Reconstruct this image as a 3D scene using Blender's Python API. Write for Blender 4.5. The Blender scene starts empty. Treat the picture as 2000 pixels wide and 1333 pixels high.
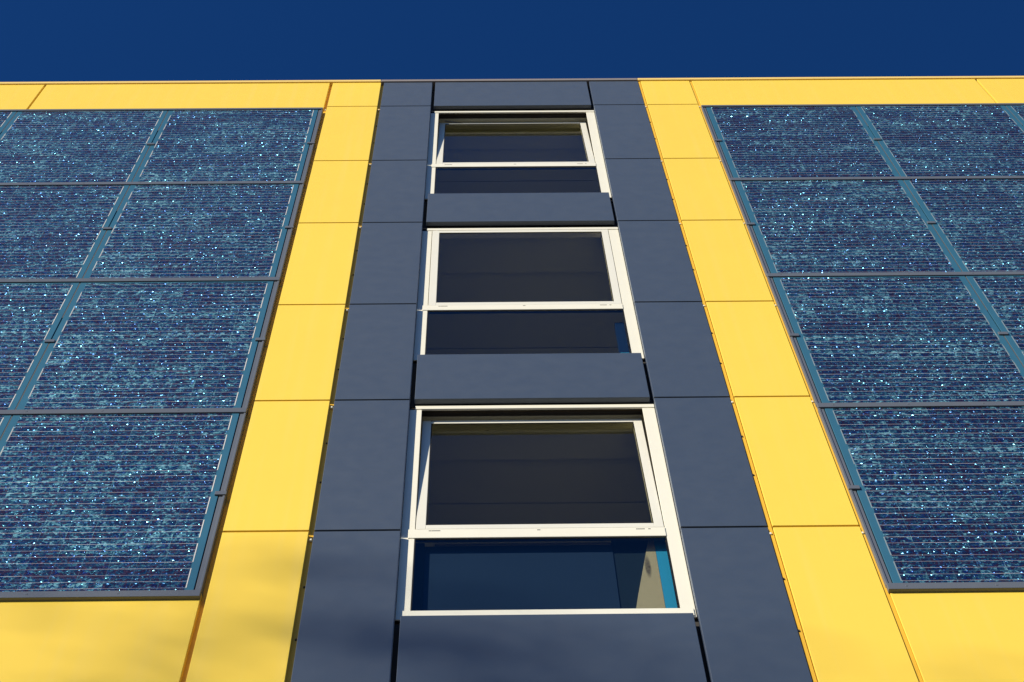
import bpy, bmesh, math, random
from mathutils import Vector, Matrix
random.seed(7)
R = math.radians
scene = bpy.context.scene
COL = scene.collection
G = 1.6                                   # camera height above the ground

# ------------------------------------------------------------------ helpers
class MB:
    """collects shapes and links them as ONE mesh object"""
    def __init__(self): self.bm = bmesh.new()
    def box(self, x0, x1, y0, y1, z0, z1, bev=0.0, seg=2):
        b = bmesh.new()
        vs = [b.verts.new((x, y, z)) for x in (x0, x1) for y in (y0, y1) for z in (z0, z1)]
        for f in ((0,1,3,2),(4,6,7,5),(0,4,5,1),(2,3,7,6),(0,2,6,4),(1,5,7,3)):
            b.faces.new([vs[i] for i in f])
        bmesh.ops.recalc_face_normals(b, faces=b.faces)
        if bev: bmesh.ops.bevel(b, geom=b.edges[:], offset=bev, segments=seg, affect='EDGES', profile=.5)
        me = bpy.data.meshes.new('tmp'); b.to_mesh(me); b.free()
        self.bm.from_mesh(me); bpy.data.meshes.remove(me)
        return self
    def poly(self, pts, y0, y1):
        """an outline in x,z with a thickness"""
        a = [self.bm.verts.new((x, y0, z)) for x, z in pts]
        c = [self.bm.verts.new((x, y1, z)) for x, z in pts]
        n = len(pts); fs = [self.bm.faces.new(a), self.bm.faces.new(c[::-1])]
        for i in range(n): fs.append(self.bm.faces.new([a[i], c[i], c[(i+1) % n], a[(i+1) % n]]))
        bmesh.ops.recalc_face_normals(self.bm, faces=fs)
        return self
    def tube(self, p, q, r0, r1, n=10):
        p, q = Vector(p), Vector(q); d = (q-p).normalized()
        s = d.orthogonal().normalized(); t = d.cross(s)
        a, b = [], []
        for i in range(n):
            w = 2*math.pi*i/n; o = s*math.cos(w)+t*math.sin(w)
            a.append(self.bm.verts.new(p+o*r0)); b.append(self.bm.verts.new(q+o*r1))
        for i in range(n): self.bm.faces.new([a[i], a[(i+1) % n], b[(i+1) % n], b[i]])
        return self
    def build(self, name, mat, parent=None, origin=None, smooth=False, label=None):
        o = Vector(origin) if origin is not None else Vector((0, 0, 0))
        if origin is not None: bmesh.ops.translate(self.bm, verts=self.bm.verts[:], vec=-o)
        me = bpy.data.meshes.new(name); self.bm.to_mesh(me); self.bm.free()
        me.materials.append(mat)
        if smooth:
            for p in me.polygons: p.use_smooth = True
        ob = bpy.data.objects.new(name, me); COL.objects.link(ob); ob.location = o
        if parent is not None: ob.parent = parent
        if label: ob['label'] = label
        return ob

def thing(name, label, cat, loc=(0, 0, 0), group=None):
    o = bpy.data.objects.new(name, None); COL.objects.link(o)
    o.location = loc; o.empty_display_size = .2
    o['label'] = label; o['category'] = cat
    if group: o['group'] = group
    return o

# ------------------------------------------------------------------ materials
def new_mat(name):
    m = bpy.data.materials.new(name); m.use_nodes = True
    nt = m.node_tree; b = nt.nodes['Principled BSDF']
    return m, nt, b
def N(nt, t, **k):
    n = nt.nodes.new(t)
    for a, v in k.items(): setattr(n, a, v)
    return n
def mth(nt, op, a, b=None, c=None):
    n = N(nt, 'ShaderNodeMath', operation=op)
    for i, v in enumerate((a, b, c)):
        if v is None: continue
        if isinstance(v, (int, float)): n.inputs[i].default_value = v
        else: nt.links.new(v, n.inputs[i])
    return n.outputs[0]
def mixc(nt, fac, a, b, blend='MIX'):
    n = N(nt, 'ShaderNodeMix', data_type='RGBA', blend_type=blend)
    for s, v in ((n.inputs[0], fac), (n.inputs[6], a), (n.inputs[7], b)):
        if isinstance(v, (int, float)): s.default_value = v
        elif isinstance(v, tuple): s.default_value = (*v, 1)
        else: nt.links.new(v, s)
    return n.outputs[2]

def paint(name, col, rough=.4, spec=.5, vary=.05, streak=0.0, dent=.0, streak_col=(.7, .66, .5), dust=0.0):
    """coated sheet metal: slight difference from panel to panel, faint dirt and rain streaks, faint waviness"""
    m, nt, b = new_mat(name)
    oi = N(nt, 'ShaderNodeObjectInfo'); geo = N(nt, 'ShaderNodeNewGeometry')
    nz = N(nt, 'ShaderNodeTexNoise'); nz.inputs['Scale'].default_value = 1.7; nz.inputs['Detail'].default_value = 5
    nt.links.new(geo.outputs['Position'], nz.inputs['Vector'])
    v = mth(nt, 'ADD', mth(nt, 'MULTIPLY', mth(nt, 'SUBTRACT', oi.outputs['Random'], .5), vary*1.2),
            mth(nt, 'MULTIPLY', mth(nt, 'SUBTRACT', nz.outputs[0], .5), vary*1.2))
    hsv = N(nt, 'ShaderNodeHueSaturation'); hsv.inputs['Color'].default_value = (*col, 1)
    nt.links.new(mth(nt, 'ADD', v, 1.0), hsv.inputs['Value'])
    out = hsv.outputs[0]
    if streak:
        mp = N(nt, 'ShaderNodeMapping'); mp.inputs['Scale'].default_value = (14, 1, .35)
        nt.links.new(geo.outputs['Position'], mp.inputs['Vector'])
        n2 = N(nt, 'ShaderNodeTexNoise'); n2.inputs['Scale'].default_value = 1; n2.inputs['Detail'].default_value = 4
        nt.links.new(mp.outputs[0], n2.inputs['Vector'])
        f = mth(nt, 'MULTIPLY', mth(nt, 'GREATER_THAN', 1.0, 0.0), streak)
        r = N(nt, 'ShaderNodeMapRange'); r.inputs[1].default_value = .5; r.inputs[2].default_value = .8
        nt.links.new(n2.outputs[0], r.inputs[0])
        out = mixc(nt, mth(nt, 'MULTIPLY', r.outputs[0], streak), out, streak_col)
    nt.links.new(out, b.inputs['Base Color'])
    n3 = N(nt, 'ShaderNodeTexNoise'); n3.inputs['Scale'].default_value = 9; n3.inputs['Detail'].default_value = 3
    nt.links.new(geo.outputs['Position'], n3.inputs['Vector'])
    nt.links.new(mth(nt, 'ADD', mth(nt, 'MULTIPLY', mth(nt, 'SUBTRACT', n3.outputs[0], .5), .15), rough), b.inputs['Roughness'])
    b.inputs['Specular IOR Level'].default_value = spec
    b.inputs['Sheen Weight'].default_value = dust; b.inputs['Sheen Roughness'].default_value = .22; b.inputs['Sheen Tint'].default_value = (.95, 1, 1, 1)
    n4 = N(nt, 'ShaderNodeTexNoise'); n4.inputs['Scale'].default_value = 2.2; n4.inputs['Detail'].default_value = 1
    n5 = N(nt, 'ShaderNodeTexNoise'); n5.inputs['Scale'].default_value = 420; n5.inputs['Detail'].default_value = 2
    for q in (n4, n5): nt.links.new(geo.outputs['Position'], q.inputs['Vector'])
    h = mth(nt, 'ADD', mth(nt, 'MULTIPLY', n4.outputs[0], dent), mth(nt, 'MULTIPLY', n5.outputs[0], .0006))
    bp = N(nt, 'ShaderNodeBump'); bp.inputs['Strength'].default_value = .6; bp.inputs['Distance'].default_value = 1.0
    nt.links.new(h, bp.inputs['Height']); nt.links.new(bp.outputs[0], b.inputs['Normal'])
    return m

M = {}
M['yellow'] = paint('yellow_coated_sheet', (.84, .582, .076), rough=.45, spec=.25, vary=.03, streak=.055, dent=.006)
M['navy'] = paint('navy_coated_sheet', (.037, .056, .088), rough=.52, spec=.8, dust=1.0, vary=.016, streak=.012, dent=.002, streak_col=(.12, .13, .15))
M['yellow_trim'] = paint('yellow_joint_profile', (.74, .42, .035), rough=.5, spec=.3, vary=.06)
M['coping_yellow'] = paint('coping_sheet_yellow', (.80, .56, .16), rough=.45, spec=.4, vary=.04)
M['coping_grey'] = paint('coping_sheet_grey', (.24, .21, .19), rough=.45, spec=.4, vary=.04)
M['grey'] = paint('grey_aluminium', (.105, .117, .136), rough=.42, spec=.5, vary=.08, streak=.08, streak_col=(.2, .19, .17))
M['white'] = paint('white_window_paint', (.80, .76, .62), rough=.38, spec=.5, vary=.03, streak=.05, streak_col=(.6, .52, .4))
M['sash'] = paint('white_sash_paint', (.74, .71, .60), rough=.38, spec=.5, vary=.03)
M['dark'] = paint('dark_backing', (.018, .018, .02), rough=.8, spec=.2, vary=.1)
M['gasket'] = paint('grey_rubber', (.09, .09, .085), rough=.7, spec=.2, vary=.1)
M['gasket_dark'] = paint('black_rubber', (.012, .012, .012), rough=.7, spec=.2)
M['wall'] = paint('dark_rendered_wall', (.06, .055, .05), rough=.9, spec=.1, vary=.1)
M['plaster'] = paint('room_plaster', (.70, .69, .52), rough=.9, spec=.1, vary=.08)
M['ceiling'] = paint('ceiling_board', (.70, .69, .52), rough=.9, spec=.1, vary=.1)
M['brown'] = paint('joint_shade_brown', (.07, .035, .006), rough=.7, spec=.1)
M['core'] = paint('brown_frame_core', (.030, .021, .012), rough=.6, spec=.2, vary=.1)
M['line'] = paint('shadow_gap_strip', (.16, .15, .15), rough=.8, spec=.1)
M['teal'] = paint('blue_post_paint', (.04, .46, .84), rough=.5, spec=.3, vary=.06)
M['deepblue'] = paint('shaded_post_blue', (.01, .04, .12), rough=.5, spec=.3, vary=.06)  # same post where it lies in shade, the shade put into the colour
M['reflection_sheet'] = paint('sky_reflection_blue', (.024, .055, .115), rough=.9, spec=.05, vary=.15)  # blue sky mirrored in the lower pane, put into the colour
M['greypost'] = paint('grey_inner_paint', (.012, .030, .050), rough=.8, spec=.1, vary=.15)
M['concrete'] = paint('roof_concrete', (.3, .29, .27), rough=.9, spec=.1, vary=.15)

def sunlit_wall_mat():
    m, nt, b = new_mat('stained_sunlit_wall')  # beige of a sunlit bit of inner wall, with a brown smudge
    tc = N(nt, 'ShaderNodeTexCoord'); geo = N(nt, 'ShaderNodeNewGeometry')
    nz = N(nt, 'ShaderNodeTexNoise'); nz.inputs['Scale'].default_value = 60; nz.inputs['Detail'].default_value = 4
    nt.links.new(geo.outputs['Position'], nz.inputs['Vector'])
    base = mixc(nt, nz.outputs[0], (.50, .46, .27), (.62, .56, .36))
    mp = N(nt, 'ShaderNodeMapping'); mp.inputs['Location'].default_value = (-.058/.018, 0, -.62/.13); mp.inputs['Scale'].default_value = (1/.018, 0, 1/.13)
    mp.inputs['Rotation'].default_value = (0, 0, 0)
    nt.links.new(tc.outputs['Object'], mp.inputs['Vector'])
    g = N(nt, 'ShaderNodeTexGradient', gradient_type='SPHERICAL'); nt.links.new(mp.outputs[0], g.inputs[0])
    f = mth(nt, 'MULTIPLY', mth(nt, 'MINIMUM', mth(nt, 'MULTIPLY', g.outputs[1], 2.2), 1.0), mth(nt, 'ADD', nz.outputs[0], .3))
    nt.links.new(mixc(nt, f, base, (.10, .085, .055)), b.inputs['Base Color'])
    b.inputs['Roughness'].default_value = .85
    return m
M['sunlit_wall'] = sunlit_wall_mat()

def glass_mat(name, tint, refl=1.0):
    m, nt, b = new_mat(name); nt.nodes.remove(b)
    out = nt.nodes['Material Output']
    tr = N(nt, 'ShaderNodeBsdfTransparent'); tr.inputs[0].default_value = (*tint, 1)
    gl = N(nt, 'ShaderNodeBsdfGlossy'); gl.inputs['Roughness'].default_value = .004
    gl.inputs['Color'].default_value = (refl, refl, refl, 1)
    fr = N(nt, 'ShaderNodeFresnel'); fr.inputs[0].default_value = 1.5
    mx = N(nt, 'ShaderNodeMixShader'); geo = N(nt, 'ShaderNodeNewGeometry')
    k = mth(nt, 'MULTIPLY', fr.outputs[0], mth(nt, 'SUBTRACT', 1.0, geo.outputs['Backfacing']))
    nt.links.new(k, mx.inputs[0]); nt.links.new(tr.outputs[0], mx.inputs[1]); nt.links.new(gl.outputs[0], mx.inputs[2])
    nt.links.new(mx.outputs[0], out.inputs[0])
    return m
M['glass'] = glass_mat('tinted_window_glass', (.87, .86, .76))
M['glass_low'] = glass_mat('clear_window_glass', (.80, .80, .78))

CP = .1312                                # cell pitch of a module
def cell_mat():
    m, nt, b = new_mat('polycrystalline_cells')
    L = nt.links.new
    tc = N(nt, 'ShaderNodeTexCoord'); sx = N(nt, 'ShaderNodeSeparateXYZ'); L(tc.outputs['Object'], sx.inputs[0])
    oi = N(nt, 'ShaderNodeObjectInfo')
    u = mth(nt, 'DIVIDE', sx.outputs[0], CP); v = mth(nt, 'DIVIDE', sx.outputs[2], CP)
    iu, iv = mth(nt, 'FLOOR', u), mth(nt, 'FLOOR', v); fu, fv = mth(nt, 'FRACT', u), mth(nt, 'FRACT', v)
    # cells sawn from one brick sit side by side, so a run of neighbours repeats its crystals
    def wn(*xyz):
        c = N(nt, 'ShaderNodeCombineXYZ')
        for i, s in enumerate(xyz):
            if isinstance(s, (int, float)): c.inputs[i].default_value = s
            else: L(s, c.inputs[i])
        w = N(nt, 'ShaderNodeTexWhiteNoise', noise_dimensions='3D'); L(c.outputs[0], w.inputs['Vector'])
        return w
    mod = mth(nt, 'MULTIPLY', oi.outputs['Random'], 97.0)
    rrow = wn(mod, iv, 3.3).outputs[0]
    run = mth(nt, 'FLOOR', mth(nt, 'DIVIDE', mth(nt, 'ADD', iu, mth(nt, 'MULTIPLY', rrow, 5.0)), mth(nt, 'ADD', 1.2, mth(nt, 'MULTIPLY', rrow, 2.4))))
    seed = wn(run, iv, mod).outputs[0]
    one = wn(iu, iv, mod).outputs[0]
    cc = N(nt, 'ShaderNodeCombineXYZ'); L(fu, cc.inputs[0]); L(fv, cc.inputs[1]); L(mth(nt, 'ADD', mth(nt, 'MULTIPLY', seed, 50.0), mth(nt, 'MULTIPLY', one, .06)), cc.inputs[2])
    def vor(scale, seedoff):
        a = N(nt, 'ShaderNodeVectorMath', operation='ADD'); L(cc.outputs[0], a.inputs[0]); a.inputs[1].default_value = (seedoff, seedoff*2, seedoff*3)
        # ragged grain outlines
        nz = N(nt, 'ShaderNodeTexNoise'); nz.inputs['Scale'].default_value = 7; nz.inputs['Detail'].default_value = 2; L(a.outputs[0], nz.inputs['Vector'])
        w = N(nt, 'ShaderNodeVectorMath', operation='MULTIPLY_ADD'); L(nz.outputs['Color'], w.inputs[0]); w.inputs[1].default_value = (.16, .16, 0); L(a.outputs[0], w.inputs[2])
        q = N(nt, 'ShaderNodeTexVoronoi', voronoi_dimensions='3D', feature='F1'); q.inputs['Scale'].default_value = scale; L(w.outputs[0], q.inputs['Vector'])
        return q.outputs['Color']
    big, small, fine = vor(4.2, 0.0), vor(9.0, 5.0), vor(19.0, 9.0)
    def sep(c):
        s = N(nt, 'ShaderNodeSeparateColor'); L(c, s.inputs[0]); return s.outputs
    B_, S_, F_ = sep(big), sep(small), sep(fine)
    tone = mth(nt, 'ADD', mth(nt, 'ADD', mth(nt, 'MULTIPLY', B_[0], .34), mth(nt, 'MULTIPLY', S_[0], .40)), mth(nt, 'MULTIPLY', F_[0], .26))
    tone = mth(nt, 'ADD', tone, mth(nt, 'ADD', mth(nt, 'MULTIPLY', mth(nt, 'SUBTRACT', seed, .5), .17), mth(nt, 'MULTIPLY', mth(nt, 'SUBTRACT', one, .5), .09)))
    geo0 = N(nt, 'ShaderNodeNewGeometry'); cl = N(nt, 'ShaderNodeTexNoise'); cl.inputs['Scale'].default_value = 2.6; cl.inputs['Detail'].default_value = 3
    L(geo0.outputs['Position'], cl.inputs['Vector'])                      # wafers of one batch, a little lighter or darker
    tone = mth(nt, 'ADD', tone, mth(nt, 'ADD', mth(nt, 'MULTIPLY', mth(nt, 'SUBTRACT', cl.outputs[0], .5), .22), mth(nt, 'MULTIPLY', mth(nt, 'SUBTRACT', oi.outputs['Random'], .5), .05)))
    cr = N(nt, 'ShaderNodeValToRGB'); L(tone, cr.inputs[0])
    els = [(.28, (.034, .014, .036)), (.40, (.022, .016, .058)), (.51, (.014, .046, .115)), (.60, (.034, .130, .190)), (.71, (.12, .36, .39)), (.85, (.42, .82, .80))]
    e = cr.color_ramp.elements
    e[0].position, e[0].color = els[0][0], (*els[0][1], 1); e[1].position, e[1].color = els[-1][0], (*els[-1][1], 1)
    for p, c in els[1:-1]:
        k = e.new(p); k.color = (*c, 1)
    col = cr.outputs[0]
    # facet normals: every crystal leans its own way
    def lean(c, amt):
        a = N(nt, 'ShaderNodeVectorMath', operation='SUBTRACT'); L(c, a.inputs[0]); a.inputs[1].default_value = (.5, .5, .5)
        s = N(nt, 'ShaderNodeVectorMath', operation='SCALE'); L(a.outputs[0], s.inputs[0]); s.inputs['Scale'].default_value = amt
        return s.outputs[0]
    geo = N(nt, 'ShaderNodeNewGeometry')
    n1 = N(nt, 'ShaderNodeVectorMath', operation='ADD'); L(lean(small, 1.1), n1.inputs[0]); L(lean(fine, 1.3), n1.inputs[1])
    glv = mth(nt, 'MAXIMUM', mth(nt, 'GREATER_THAN', S_[2], .80), mth(nt, 'GREATER_THAN', F_[1], .86))
    n1s = N(nt, 'ShaderNodeVectorMath', operation='SCALE'); L(n1.outputs[0], n1s.inputs[0]); L(mth(nt, 'ADD', .28, mth(nt, 'MULTIPLY', glv, .72)), n1s.inputs['Scale'])
    n2 = N(nt, 'ShaderNodeVectorMath', operation='ADD'); L(n1s.outputs[0], n2.inputs[0]); L(geo.outputs['Normal'], n2.inputs[1])
    n3 = N(nt, 'ShaderNodeVectorMath', operation='NORMALIZE'); L(n2.outputs[0], n3.inputs[0])
    # gaps between cells, two bus bars per cell, collector ticks at the ends
    def band(x, c, w): return mth(nt, 'LESS_THAN', mth(nt, 'ABSOLUTE', mth(nt, 'SUBTRACT', x, c)), w)
    gap = mth(nt, 'MAXIMUM', mth(nt, 'GREATER_THAN', mth(nt, 'ABSOLUTE', mth(nt, 'SUBTRACT', fu, .5)), .490),
              mth(nt, 'GREATER_THAN', mth(nt, 'ABSOLUTE', mth(nt, 'SUBTRACT', fv, .5)), .489))
    bus = mth(nt, 'MAXIMUM', band(fv, .25, .0070), band(fv, .75, .0070))
    bcol = mixc(nt, wn(run, mth(nt, 'FLOOR', mth(nt, 'MULTIPLY', v, 2.0)), mod).outputs[0], (.45, .40, .42), (1.0, .93, .90))
    fin = mth(nt, 'MULTIPLY', 1.0, 1.0)
    col = mixc(nt, mth(nt, 'MULTIPLY', gap, .45), col, (.03, .10, .15))
    col = mixc(nt, bus, col, bcol)
    glint = mth(nt, 'MULTIPLY', mth(nt, 'MAXIMUM', mth(nt, 'GREATER_THAN', S_[2], .80), mth(nt, 'GREATER_THAN', F_[1], .86)), mth(nt, 'SUBTRACT', 1.0, mth(nt, 'MAXIMUM', gap, bus)))
    gcol = mixc(nt, B_[1], (.055, .13, .42), (.11, .36, .43))
    col = mixc(nt, glint, col, gcol)
    flat = mth(nt, 'MAXIMUM', gap, bus)
    L(col, b.inputs['Base Color'])
    nm = N(nt, 'ShaderNodeMix', data_type='VECTOR'); L(flat, nm.inputs[0]); L(n3.outputs[0], nm.inputs[4]); L(geo.outputs['Normal'], nm.inputs[5])
    L(nm.outputs[1], b.inputs['Normal'])
    L(mth(nt, 'MAXIMUM', mth(nt, 'MULTIPLY', bus, .25), mth(nt, 'MULTIPLY', mth(nt, 'SUBTRACT', 1.0, flat), mth(nt, 'ADD', .78, mth(nt, 'MULTIPLY', glint, .22)))), b.inputs['Metallic'])
    L(mth(nt, 'MAXIMUM', mth(nt, 'MULTIPLY', bus, .42), mth(nt, 'SUBTRACT', mth(nt, 'ADD', .46, mth(nt, 'MULTIPLY', S_[1], .08)), mth(nt, 'MULTIPLY', glint, .16))), b.inputs['Roughness'])
    b.inputs['Specular IOR Level'].default_value = .5
    tintc = mixc(nt, S_[2], (.45, .75, 1.0), (.55, 1.0, 1.0)); L(tintc, b.inputs['Specular Tint'])
    b.inputs['Coat Weight'].default_value = .35; b.inputs['Coat Roughness'].default_value = .05; b.inputs['Coat IOR'].default_value = 1.5
    return m
M['cells'] = cell_mat()

def simple(name, col, rough=.3, spec=.5, coat=0.0, metal=0.0):
    m, nt, b = new_mat(name)
    geo = N(nt, 'ShaderNodeNewGeometry'); nz = N(nt, 'ShaderNodeTexNoise'); nz.inputs['Scale'].default_value = 3; nz.inputs['Detail'].default_value = 4
    nt.links.new(geo.outputs['Position'], nz.inputs['Vector'])
    nt.links.new(mixc(nt, nz.outputs[0], tuple(c*.88 for c in col), tuple(c*1.12 for c in col)), b.inputs['Base Color'])
    b.inputs['Roughness'].default_value = rough; b.inputs['Specular IOR Level'].default_value = spec
    b.inputs['Coat Weight'].default_value = coat; b.inputs['Coat Roughness'].default_value = .05; b.inputs['Metallic'].default_value = metal
    return m
M['margin'] = simple('blue_laminate_margin', (.034, .125, .19), rough=.4, spec=.3, coat=.2)
M['ribbon'] = simple('tinned_ribbon', (.62, .60, .56), rough=.35)
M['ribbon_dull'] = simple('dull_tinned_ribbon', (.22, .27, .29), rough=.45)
M['bark'] = simple('bark', (.12, .09, .06), rough=.9, spec=.1)
M['leaf'] = simple('leaves', (.06, .10, .03), rough=.6, spec=.3)
def ground_mat():
    m, nt, b = new_mat('paving')
    geo = N(nt, 'ShaderNodeNewGeometry')
    br = N(nt, 'ShaderNodeTexBrick'); br.inputs['Scale'].default_value = 1.0; br.inputs['Brick Width'].default_value = .6; br.inputs['Row Height'].default_value = .4; br.inputs['Mortar Size'].default_value = .01
    br.inputs['Color1'].default_value = (.15, .135, .12, 1); br.inputs['Color2'].default_value = (.12, .11, .10, 1); br.inputs['Mortar'].default_value = (.08, .075, .07, 1)
    nt.links.new(geo.outputs['Position'], br.inputs['Vector']); nt.links.new(br.outputs[0], b.inputs['Base Color']); b.inputs['Roughness'].default_value = .9
    return m
M['ground'] = ground_mat()

# ------------------------------------------------------------------ measured lines of the facade (metres, heights above the camera)
zr = [18.330, 17.531, 15.906, 14.348, 12.674, 11.103, 9.440, 7.870, 6.25, 4.63]     # panel joints
XA, XB, XC, XD, XE, XF, XG, XH = -1.286, -.8546, -.8282, -.400, .9961, 1.4295, 1.4558, 1.8885
WX = 6.40                                                                           # half width of the facade
XI, XJ = -3.828, 4.452                                                              # joints of the wide panels
ZS = [(18.330, 17.531), (15.027, 14.354), (11.793, 11.108), (8.560, 7.885)]         # navy spandrels, top and bottom
JG = .0095                                                                          # half a joint
T = .034                                                                            # panel depth
BOT = 4.63

bld = thing('building', 'yellow and navy panelled building with three white windows between two solar arrays', 'building', (0, 0, 0))
def P(mb_fn, name, mat, label=None):
    mb = MB(); mb_fn(mb); return mb.build(name, M[mat], bld, label=label)
def panel(x0, x1, z0, z1, mat, y=0.0, label=None):
    mb = MB().box(x0, x1, y, y+T, z0+G, z1+G, bev=.0025, seg=3)
    cx, cz = (x0+x1)/2, (z0+z1)/2+G
    return mb.build('cladding_panel', M[mat], bld, origin=(cx, y, cz), label=label)

# cladding columns
for k in range(len(zr)-1):
    zt, zb = zr[k]-JG, zr[k+1]+JG
    if k == 0: zt = zr[0]
    panel(XA+.003, XB, zb, zt, 'yellow', label='yellow cladding panel')
    panel(XC, XD, zb, zt, 'navy', label='navy cladding panel')
    panel(XE, XF, zb, zt, 'navy', label='navy cladding panel')
    panel(XG, XH, zb, zt, 'yellow', label='yellow cladding panel')
for zt, zb in ZS:
    panel(-.372, .973, zb, zt, 'navy', label='navy spandrel panel')
panel(-.372, .973, BOT, 5.3, 'navy', label='navy spandrel panel')
# wide panels above and below the solar arrays
ztop, zwb, zlow = 17.475, 8.80, 6.25
for a, c in ((-WX, XI-.009), (XI+.009, XA-.024)):
    panel(a, c, ztop, zr[0], 'yellow', label='wide yellow cladding panel'); panel(a, c, zlow, zwb, 'yellow', label='wide yellow cladding panel'); panel(a, c, BOT, zlow-.01, 'yellow')
for a, c in ((XH+.024, XJ-.009), (XJ+.009, WX+.6)):
    panel(a, c, ztop, zr[0], 'yellow', label='wide yellow cladding panel'); panel(a, c, zlow, zwb, 'yellow', label='wide yellow cladding panel'); panel(a, c, BOT, zlow-.01, 'yellow')

# plain yellow columns beyond the outer ends of the solar arrays
for k in range(1, 7):
    z1_, z0_ = (zr[k] if k > 1 else ztop-.02)-JG, (zr[k+1] if k < 6 else zwb+.02)+JG
    panel(-WX, -5.215, z0_, z1_, 'yellow', label='yellow cladding panel'); panel(5.835, WX+.6, z0_, z1_, 'yellow', label='yellow cladding panel')

# vertical joint profiles
def strip(x0, x1, y, mat, z0=BOT, z1=18.33): return MB().box(x0, x1, y, y+.02, z0+G, z1+G).build('joint_profile', M[mat], bld)
strip(XB-.002, XC+.002, .0255, 'yellow_trim')
strip(XA-.026, XA+.005, .026, 'yellow_trim')
strip(XF+.0045, XG-.005, .0065, 'yellow_trim')
strip(XF-.002, XG+.002, .032, 'yellow_trim')
strip(XH+.0045, XH+.0215, .0065, 'yellow_trim')
strip(XH-.002, XH+.026, .032, 'yellow_trim')
for k in range(1, len(zr)-1):                                             # dark air gap behind the navy joints
    for a, c in ((XC+.004, XD-.004), (XE+.004, XF-.004)):
        MB().box(a, c, .035, .045, zr[k]-.03+G, zr[k]+.03+G).build('joint_backing', M['dark'], bld)
# brown backing, joint shadow put into its colour, behind the yellow columns' horizontal joints
for k in range(1, len(zr)-1):
    for a, c in ((XA+.008, XB-.004), (XG+.004, XH-.004)):
        MB().box(a, c, .030, .036, zr[k]-.02+G, zr[k]+.02+G).build('joint_backing', M['brown'], bld)
# hanging brackets shining in the vertical joints at every row, and fixing screws between them
for k in range(1, len(zr)-1):
    for x, y in ((XC-.012, .010), (XF+.006, -.001), (XA-.008, .008), (XH+.004, .0)):
        if x < XA and not (k in (1, 7, 8)) : continue
        z = zr[k]-.075
        MB().box(x-.005, x+.005, y, y+.012, z-.009+G, z+.009+G, bev=.002).build('hanging_bracket', M['white'], bld)
    for x, y in ((XC-.010, .0215), (XF+.006, .0015)):
        for dz in (.55, 1.05):
            z = zr[k]-dz
            MB().box(x-.004, x+.004, y, y+.006, z-.008+G, z+.008+G, bev=.0015).build('joint_screw', M['dark'], bld)

# coping
def coping(x0, x1, mat, label): return MB().box(x0, x1, -.012, .42, 18.335+G, 18.395+G, bev=.004).build('coping', M[mat], bld, label=label)
coping(-WX, XB-.002, 'coping_yellow', 'yellow roof edge coping'); coping(XB+.001, XF-.001, 'coping_grey', 'grey roof edge coping'); coping(XF+.002, WX+.6, 'coping_yellow', 'yellow roof edge coping')

# structural wall behind the cladding, with its window openings
w = MB()
Y0, Y1 = .062, .34
w.box(-WX, XD, Y0, Y1, 0, 18.32+G); w.box(XE, WX+.6, Y0, Y1, 0, 18.32+G)
OP = [(17.485, 15.027), (14.310, 11.805), (11.090, 8.595)]
zz = [18.32] + [v for o in OP for v in o] + [-G]
for i in range(0, len(zz), 2): w.box(XD, XE, Y0, Y1, zz[i+1]+G, zz[i]+G)
w.box(-WX, -WX+.3, Y1, 9, 0, 18.32+G); w.box(WX+.3, WX+.6, Y1, 9, 0, 18.32+G); w.box(-WX+.3, WX+.3, 8.7, 9, 0, 18.32+G)
w.build('wall', M['wall'], bld)
# plinth below the cladding
MB().box(-WX, WX+.6, .0, .06, 0, BOT-.02+G, bev=.004).build('plinth', M['concrete'], bld)
MB().box(-WX+.3, WX+.3, Y1, 8.7, 18.02+G, 18.30+G).build('roof', M['concrete'], bld)

# rooms behind the windows
for i, (zt, zb) in enumerate(OP):
    ceil = zt+.03
    r = MB()
    r.box(-2.2, -2.1, Y1, 5.0, zb-.2+G, ceil+G); r.box(2.7, 2.8, Y1, 5.0, zb-.2+G, ceil+G); r.box(-2.2, 2.8, 5.0, 5.1, zb-.2+G, ceil+G); r.box(-2.1, 2.7, Y1, 5.0, zb-.2+G, zb-.1+G)
    r.build('room_wall', M['plaster'], bld)
    c = MB().box(-2.2, 2.8, Y1, 5.1, ceil+G, ceil+.15+G)
    c.box(XD+.002, XE-.002, .1005, Y1+.031, zt-.012+G, zt-.002+G)
    for k in range(9):                                                    # ceiling boards
        y = Y1+.03+k*.30; c.box(-2.1, 2.7, y, y+.291, ceil-.012+G, ceil-.001+G)
    c.build('room_ceiling', M['ceiling'], bld)
    if i == 2: MB().box(-.27, .80, .925, .945, ceil-.022+G, ceil-.013+G).build('ceiling_strip', M['line'], bld)

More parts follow.
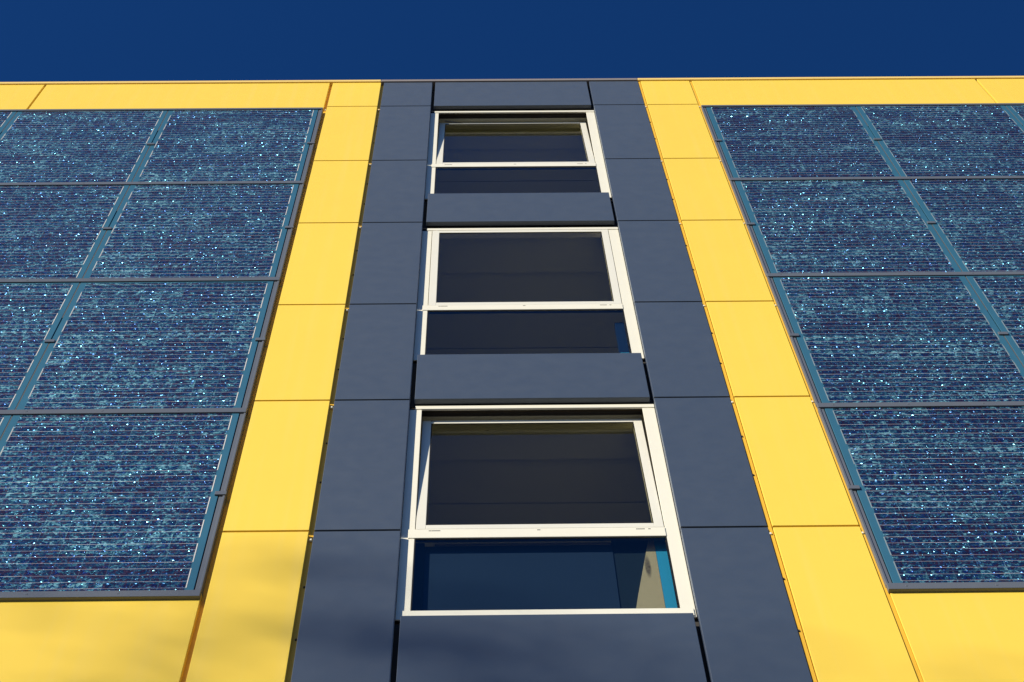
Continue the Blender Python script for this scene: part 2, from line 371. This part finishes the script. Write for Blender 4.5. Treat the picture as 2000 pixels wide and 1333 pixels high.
# windows
SA = [3.3, 0.0, 2.6]                                                      # how far each upper sash leans in
TR = [(15.835, 15.912), (12.650, 12.737), (9.420, 9.516)]                 # transoms
for i, (zt, zb) in enumerate(OP):
    tb, tt = TR[i]
    yf = .04
    f = MB(); yb = .048
    f.box(XD+.001, -.330, yf, yb, zb+G, zt-.046+G, bev=.002); f.box(.925, XE-.001, yf, yb, zb+G, zt-.046+G, bev=.002)
    f.box(-.368, .9955, yf-.005, yb, zt-.045+G, zt+G, bev=.003)
    f.box(-.33, .925, yf+.002, yb, zb+G, zb+.072+G, bev=.002)
    lab = ['upper window with its top sash leaning inwards', 'middle window with its sash shut', 'lower window with its top sash leaning inwards'][i]
    win = f.build('window', M['white'], bld, label=lab)
    c = MB()
    c.box(XD+.001, -.330, yb+.001, .068, zb+G, zt+G); c.box(.925, XE-.001, yb+.001, .068, zb+G, zt+G)
    c.box(-.33, .925, yb+.001, .068, zb+G, zb+.068+G); c.box(-.33, .925, yb+.001, .068, zt-.03+G, zt+G); c.box(-.33, .925, yb+.001, .068, tb+.012+G, tt-.004+G)
    c.build('frame_core', M['core'], win)
    MB().box(-.364, .9245, yf-.005, yb, tb+G, tt+G, bev=.003).build('transom', M['white'], win)
    if i == 2: MB().box(-.372, .985, yf-.007, yf+.001, zb+.004+G, zb+.0725+G, bev=.002).build('sill', M['white'], win)
    MB().box(XD+.002, XE-.002, .045, .06, zt+.003+G, zt+.10+G).build('head_closure', M['dark'], bld)
    # drainage slots
    for x, wd in ((-.255, .006), (-.225, .022), (.29, .008), (.80, .022), (.845, .006)):
        MB().box(x-wd, x+wd, yf-.0058, yf-.0045, tt-.024+G, tt-.018+G).build('drain_slot', M['dark'], win)
    # sash, built upright round its hinge and then leaned in
    h = (zt-.045) - (tt+.003) - .004
    piv = (0, yf-.003, tt+.0045+G)
    s = MB(); gx0, gx1, g0, g1 = -.277, .873, .050, h-.046
    x0, x1 = -.3265, .9215
    for q in ((x0, gx0, 0, h), (gx1, x1, 0, h), (gx0, gx1, 0, g0), (gx0, gx1, g1, h)):
        s.box(q[0], q[1], 0, .045, q[2], q[3], bev=.002)
    sash = s.build('sash', M['sash'], win); sash.location = piv; sash.rotation_euler = (-R(SA[i]), 0, 0)
    p = MB().box(gx0, gx1, .004, .008, g0, g1).build('sash_pane', M['glass'], win); p.location = piv; p.rotation_euler = (-R(SA[i]), 0, 0)
    MB().box(-.3295, .9245, .0425, .0465, zb+.069+G, tb+.011+G).build('lower_pane', M['glass_low'], win)
    # stay arm that holds the leaning sash
    if SA[i]:
        MB().tube((-.28, .105, zt-.06+G), (.05, .15, zt-.095+G), .004, .004, 6).build('stay_arm', M['grey'], win)
    # rubber seals round the glass
    sl_ = MB(); e = .005
    for q in ((gx0, gx0+e, g0, g1), (gx1-e, gx1, g0, g1), (gx0+e, gx1-e, g1-e, g1), (gx0+e, gx1-e, g0, g0+e)): sl_.box(q[0], q[1], .001, .0035, q[2], q[3])
    so_ = sl_.build('seal', M['gasket_dark'], win); so_.location = piv; so_.rotation_euler = (-R(SA[i]), 0, 0)
    sl_ = MB(); h0, h1 = zb+.0725+G, tb-.0005+G
    for q in ((-.3295, -.3245, h0, h1), (.9195, .9245, h0, h1), (-.3245, .9195, h1-.006, h1)): sl_.box(q[0], q[1], .0395, .042, q[2], q[3])
    sl_.build('seal', M['gasket_dark'], win)
    # painted post at the right of the room, just inside the glass
    if i == 1:
        MB().box(.872, .925, .12, .16, zb+.05+G, 12.10+G).build('inner_post', M['teal'], win, label='sunlit blue lower end of the inner post')
        MB().box(.868, .925, .12, .16, 12.10+G, 12.62+G).build('inner_post', M['deepblue'], win)  # upper end of the post, its shade painted as a darker blue
    if i == 2:
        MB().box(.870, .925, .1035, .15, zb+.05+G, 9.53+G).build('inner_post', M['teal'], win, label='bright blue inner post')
        b0 = 8.60+G
        MB().poly([(.700, b0), (.8685, b0), (.8685, 9.53+G), (.845, 9.53+G), (.752, 8.95+G)], .104, .110).build('sunlit_wall_patch', M['sunlit_wall'], win, origin=(.76, .104, b0))  # sunlit patch of inner wall, edge of the light cut into its outline
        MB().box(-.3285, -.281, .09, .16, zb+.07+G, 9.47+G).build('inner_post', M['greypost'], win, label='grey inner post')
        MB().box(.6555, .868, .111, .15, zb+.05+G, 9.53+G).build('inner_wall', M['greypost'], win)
        MB().box(-.2805, .655, .105, .109, zb+.02+G, 9.46+G).build('reflection_sheet', M['reflection_sheet'], win)  # added sheet that carries the pane's sky reflection as colour

# ------------------------------------------------------------------ solar arrays
zb_ = [17.402, 15.280, 13.117, 10.925, 8.763]                             # centres of the rails
RH = .030
YG, YR = -.012, -.021                                                     # faces of the glass and of the rails
ORD = ['nearest', 'second', 'third', 'fourth']
ROWS = ['top row', 'second row', 'third row', 'bottom row']
SIDES = {'left': (-1.348, -1, 1.272), 'right': (1.941, 1, 1.276)}
for side, (xg, sg, pw) in SIDES.items():
    xo = xg - sg*.038                                                     # outer face of the edge trim
    far = xg + sg*pw*3 + sg*.02
    fr = thing('mounting_frame', f'grey aluminium rails and edge trim of the {side} solar array', 'mounting frame', ((xo+far)/2, .03, zb_[4]-RH+G), 'rail frames of the two solar arrays')
    inv = Matrix.Translation(-Vector(fr.location))
    def FB(mb, name, mat): 
        bmesh.ops.transform(mb.bm, matrix=inv, verts=mb.bm.verts[:]); return mb.build(name, M[mat], fr)
    for k, z in enumerate(zb_):
        h = RH if k else .022
        a, c = sorted((xo+sg*.001, far))
        mb = MB().box(a, c, YR, .004, z-h+G, z+h+G, bev=.0025)
        n = int((c-a)/.425)
        for q in range(n):                                                # screw heads
            x = a+.09+q*.425; mb.box(x-.006, x+.006, YR-.0015, YR+.002, z-.006+G, z+.006+G, bev=.001, seg=1)
        FB(mb, 'rail', 'grey')
    for k in range(4):
        z0, z1 = zb_[k+1]+RH, zb_[k]-(RH if k else .022)
        a, c = sorted((xo, xg-sg*.005))
        mb = MB().box(a, c, -.010, .03, z0+G, z1+G, bev=.002)
        m0, m1 = sorted((xo+sg*.001, xo+sg*.013)); mb.box(m0, m1, -.016, -.0095, z0+G, z1+G, bev=.002)
        FB(mb, 'edge_trim', 'grey')
    a, c = sorted((xo-sg*.0, far)); FB(MB().box(a, c, .036, .042, zb_[4]+G, zb_[0]+G), 'back_sheet', 'dark')
    for r in range(4):
        z0, z1 = zb_[r+1]+RH-.008, zb_[r]-(RH if r else .022)+.008
        for cidx in range(3):
            e0 = xg + sg*pw*cidx; e1 = xg + sg*(pw*(cidx+1)-.007)         # edge towards the windows, far edge
            a, c = sorted((e0, e1))
            where = ['beside the yellow strip', 'second out from the yellow strip', 'third out from the yellow strip'][cidx]
            lab = f'speckled blue solar panel, {ROWS[r]} of {side} array, {where}'
            pn = thing('solar_panel', lab, 'solar panel', (a, YG, z0+G), 'solar panels of the two facade arrays')
            W, H = c-a, z1-z0
            MB().box(0, W, 0, .012, 0, H, bev=.0015, seg=1).build('laminate', M['margin'], pn)
            cw, ch = CP*9, CP*16
            ox, oz = (W-cw)/2, (H-ch)/2
            cf = MB().box(0, cw, -.0008, .001, 0, ch).build('cell_field', M['cells'], pn); cf.location = (ox, 0, oz)
            # collector ribbons at both ends of the strings
            near, dim = MB(), MB()
            for q in range(8):
                zz0 = oz + CP*(2*q+.25)
                tgt = ox+cw+.001 if side == 'left' else ox-.005
                near.box(tgt, tgt+.005, -.0012, .0, zz0, zz0+CP*1.5)
                if q < 7:
                    oth = ox-.006 if side == 'left' else ox+cw+.001
                    zz1 = zz0+CP; dim.box(oth, oth+.003, -.0012, .0, zz1, zz1+CP*1.5); dim.box(oth+.0045, oth+.006, -.0012, 0, zz1+.02, zz1+CP*1.3)
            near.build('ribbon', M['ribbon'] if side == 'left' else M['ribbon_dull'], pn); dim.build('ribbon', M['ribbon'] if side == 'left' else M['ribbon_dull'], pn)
            # clip on the edge towards the windows, half way up, and the rubber in the lower half of the joint
            ex = 0 if side == 'right' else W
            zc = H*.5+.0
            cx = ex - sg*(.003 if cidx else .012)
            MB().box(cx-.030, cx+.030, -.010, -.001, zc-.020, zc+.020, bev=.002).build('clip', M['grey'], pn)
            if cidx:
                gx = ex - sg*.0035
                MB().box(gx-.003, gx+.003, .001, .010, .02, zc-.02).build('gasket', M['gasket'], pn)
                MB().box(gx-.003, gx+.003, .001, .010, zc+.42, H-.02).build('gasket', M['gasket'], pn)

# ------------------------------------------------------------------ sun, sky, ground, trees across the street
AZ, EL = 47.0, 19.0
SUN = Vector((-math.sin(R(AZ))*math.cos(R(EL)), -math.cos(R(AZ))*math.cos(R(EL)), math.sin(R(EL))))
g = MB().box(-400, 400, -400, 400, -.5, 0).build('ground', M['ground']); g['kind'] = 'structure'

def tree(label, base, height, crown_r, n, seed):
    rnd = random.Random(seed)
    root = thing('tree', label, 'tree', base, 'trees across the street from the facade')
    t = MB(); t.tube((0, 0, -.1), (0, 0, height*.55), .32, .2); t.tube((0, 0, height*.55), (.2, .1, height*.9), .2, .05)
    for k in range(9):
        a = k*2.4; z = height*(.4+.05*k); t.tube((0, 0, z), (math.cos(a)*crown_r*.75, math.sin(a)*crown_r*.75, z+crown_r*.6), .09, .02, 7)
    t.build('trunk', M['bark'], root)
    c = MB(); cz = height-crown_r*1.25
    clumps = []
    for _ in range(34):
        v = Vector((rnd.gauss(0, 1), rnd.gauss(0, 1), rnd.gauss(0, 1))).normalized()*(rnd.random()**.5)
        clumps.append(Vector((v.x*crown_r, v.y*crown_r, cz+v.z*crown_r*1.25)))
    for _ in range(n):
        q = rnd.choice(clumps)+Vector((rnd.gauss(0, .62), rnd.gauss(0, .62), rnd.gauss(0, .5)))
        d = Vector((rnd.gauss(0, 1), rnd.gauss(0, 1), rnd.gauss(0, 1))).normalized(); s = d.orthogonal().normalized(); l = rnd.uniform(.08, .16)
        vs = [c.bm.verts.new(q+d*l), c.bm.verts.new(q+s*l*.5), c.bm.verts.new(q-d*l), c.bm.verts.new(q-s*l*.5)]
        c.bm.faces.new(vs)
    c.build('crown', M['leaf'], root)
def at(x, z, t): 
    p = Vector((x, 0, z+G))+SUN*t; return p
for lab, x, z, t, cr, n, sd in (('tall leafy tree across the street, leftmost of three', -4.2, 6.7, 44, 3.2, 3300, 3),
                                ('tall leafy tree across the street, between two others', .9, 8.05, 52, 3.2, 3600, 5),
                                ('tall leafy tree across the street, rightmost of three', 4.0, 7.3, 47, 3.0, 3000, 8)):
    top = at(x, z, t); tree(lab, (top.x, top.y, 0), top.z, cr, n, sd)

sl = bpy.data.lights.new('sun', 'SUN'); sl.energy = 5.0; sl.angle = R(.53); sl.color = (1.0, .93, .79)
so = bpy.data.objects.new('sun', sl); COL.objects.link(so)
so.rotation_euler = (-SUN).to_track_quat('-Z', 'Y').to_euler(); so.location = (-20, -20, 30)

world = bpy.data.worlds.new('World'); scene.world = world; world.use_nodes = True
nt = world.node_tree; bg = nt.nodes['Background']
sky = nt.nodes.new('ShaderNodeTexSky'); sky.sky_type = 'NISHITA'; sky.sun_disc = False
sky.sun_elevation = R(EL); sky.sun_rotation = math.atan2(SUN.x, SUN.y)
sky.altitude = 1500; sky.air_density = 1.0; sky.dust_density = .2; sky.ozone_density = 6.0
pol = nt.nodes.new('ShaderNodeMix'); pol.data_type = 'RGBA'; pol.blend_type = 'MULTIPLY'; pol.inputs[0].default_value = 1.0
pol.inputs[7].default_value = (.20, .56, .90, 1)                          # deep blue of a very clear evening sky
nt.links.new(sky.outputs[0], pol.inputs[6]); nt.links.new(pol.outputs[2], bg.inputs['Color']); bg.inputs['Strength'].default_value = .10

# ------------------------------------------------------------------ camera
f_px, yaw, pitch, roll = 4121.488, .0424197, 1.1972959, -.0474812
cy, sy, cp, sp = math.cos(yaw), math.sin(yaw), math.cos(pitch), math.sin(pitch)
fw = Vector((sy*cp, cy*cp, sp)); r0 = Vector((cy, -sy, 0)); u0 = r0.cross(fw)
rr = r0*math.cos(roll)+u0*math.sin(roll); uu = u0*math.cos(roll)-r0*math.sin(roll)
cam = bpy.data.cameras.new('camera'); co = bpy.data.objects.new('camera', cam); COL.objects.link(co)
m = Matrix((rr, uu, -fw)).transposed().to_4x4(); m.translation = Vector((0, -4.7, G)); co.matrix_world = m
cam.sensor_width = 36; cam.lens = f_px/2000*36; cam.clip_end = 2000; cam.clip_start = .05
scene.camera = co
vs = scene.view_settings
vs.view_transform = 'Standard'; vs.look = 'None'; vs.exposure = .32; vs.gamma = 1.0
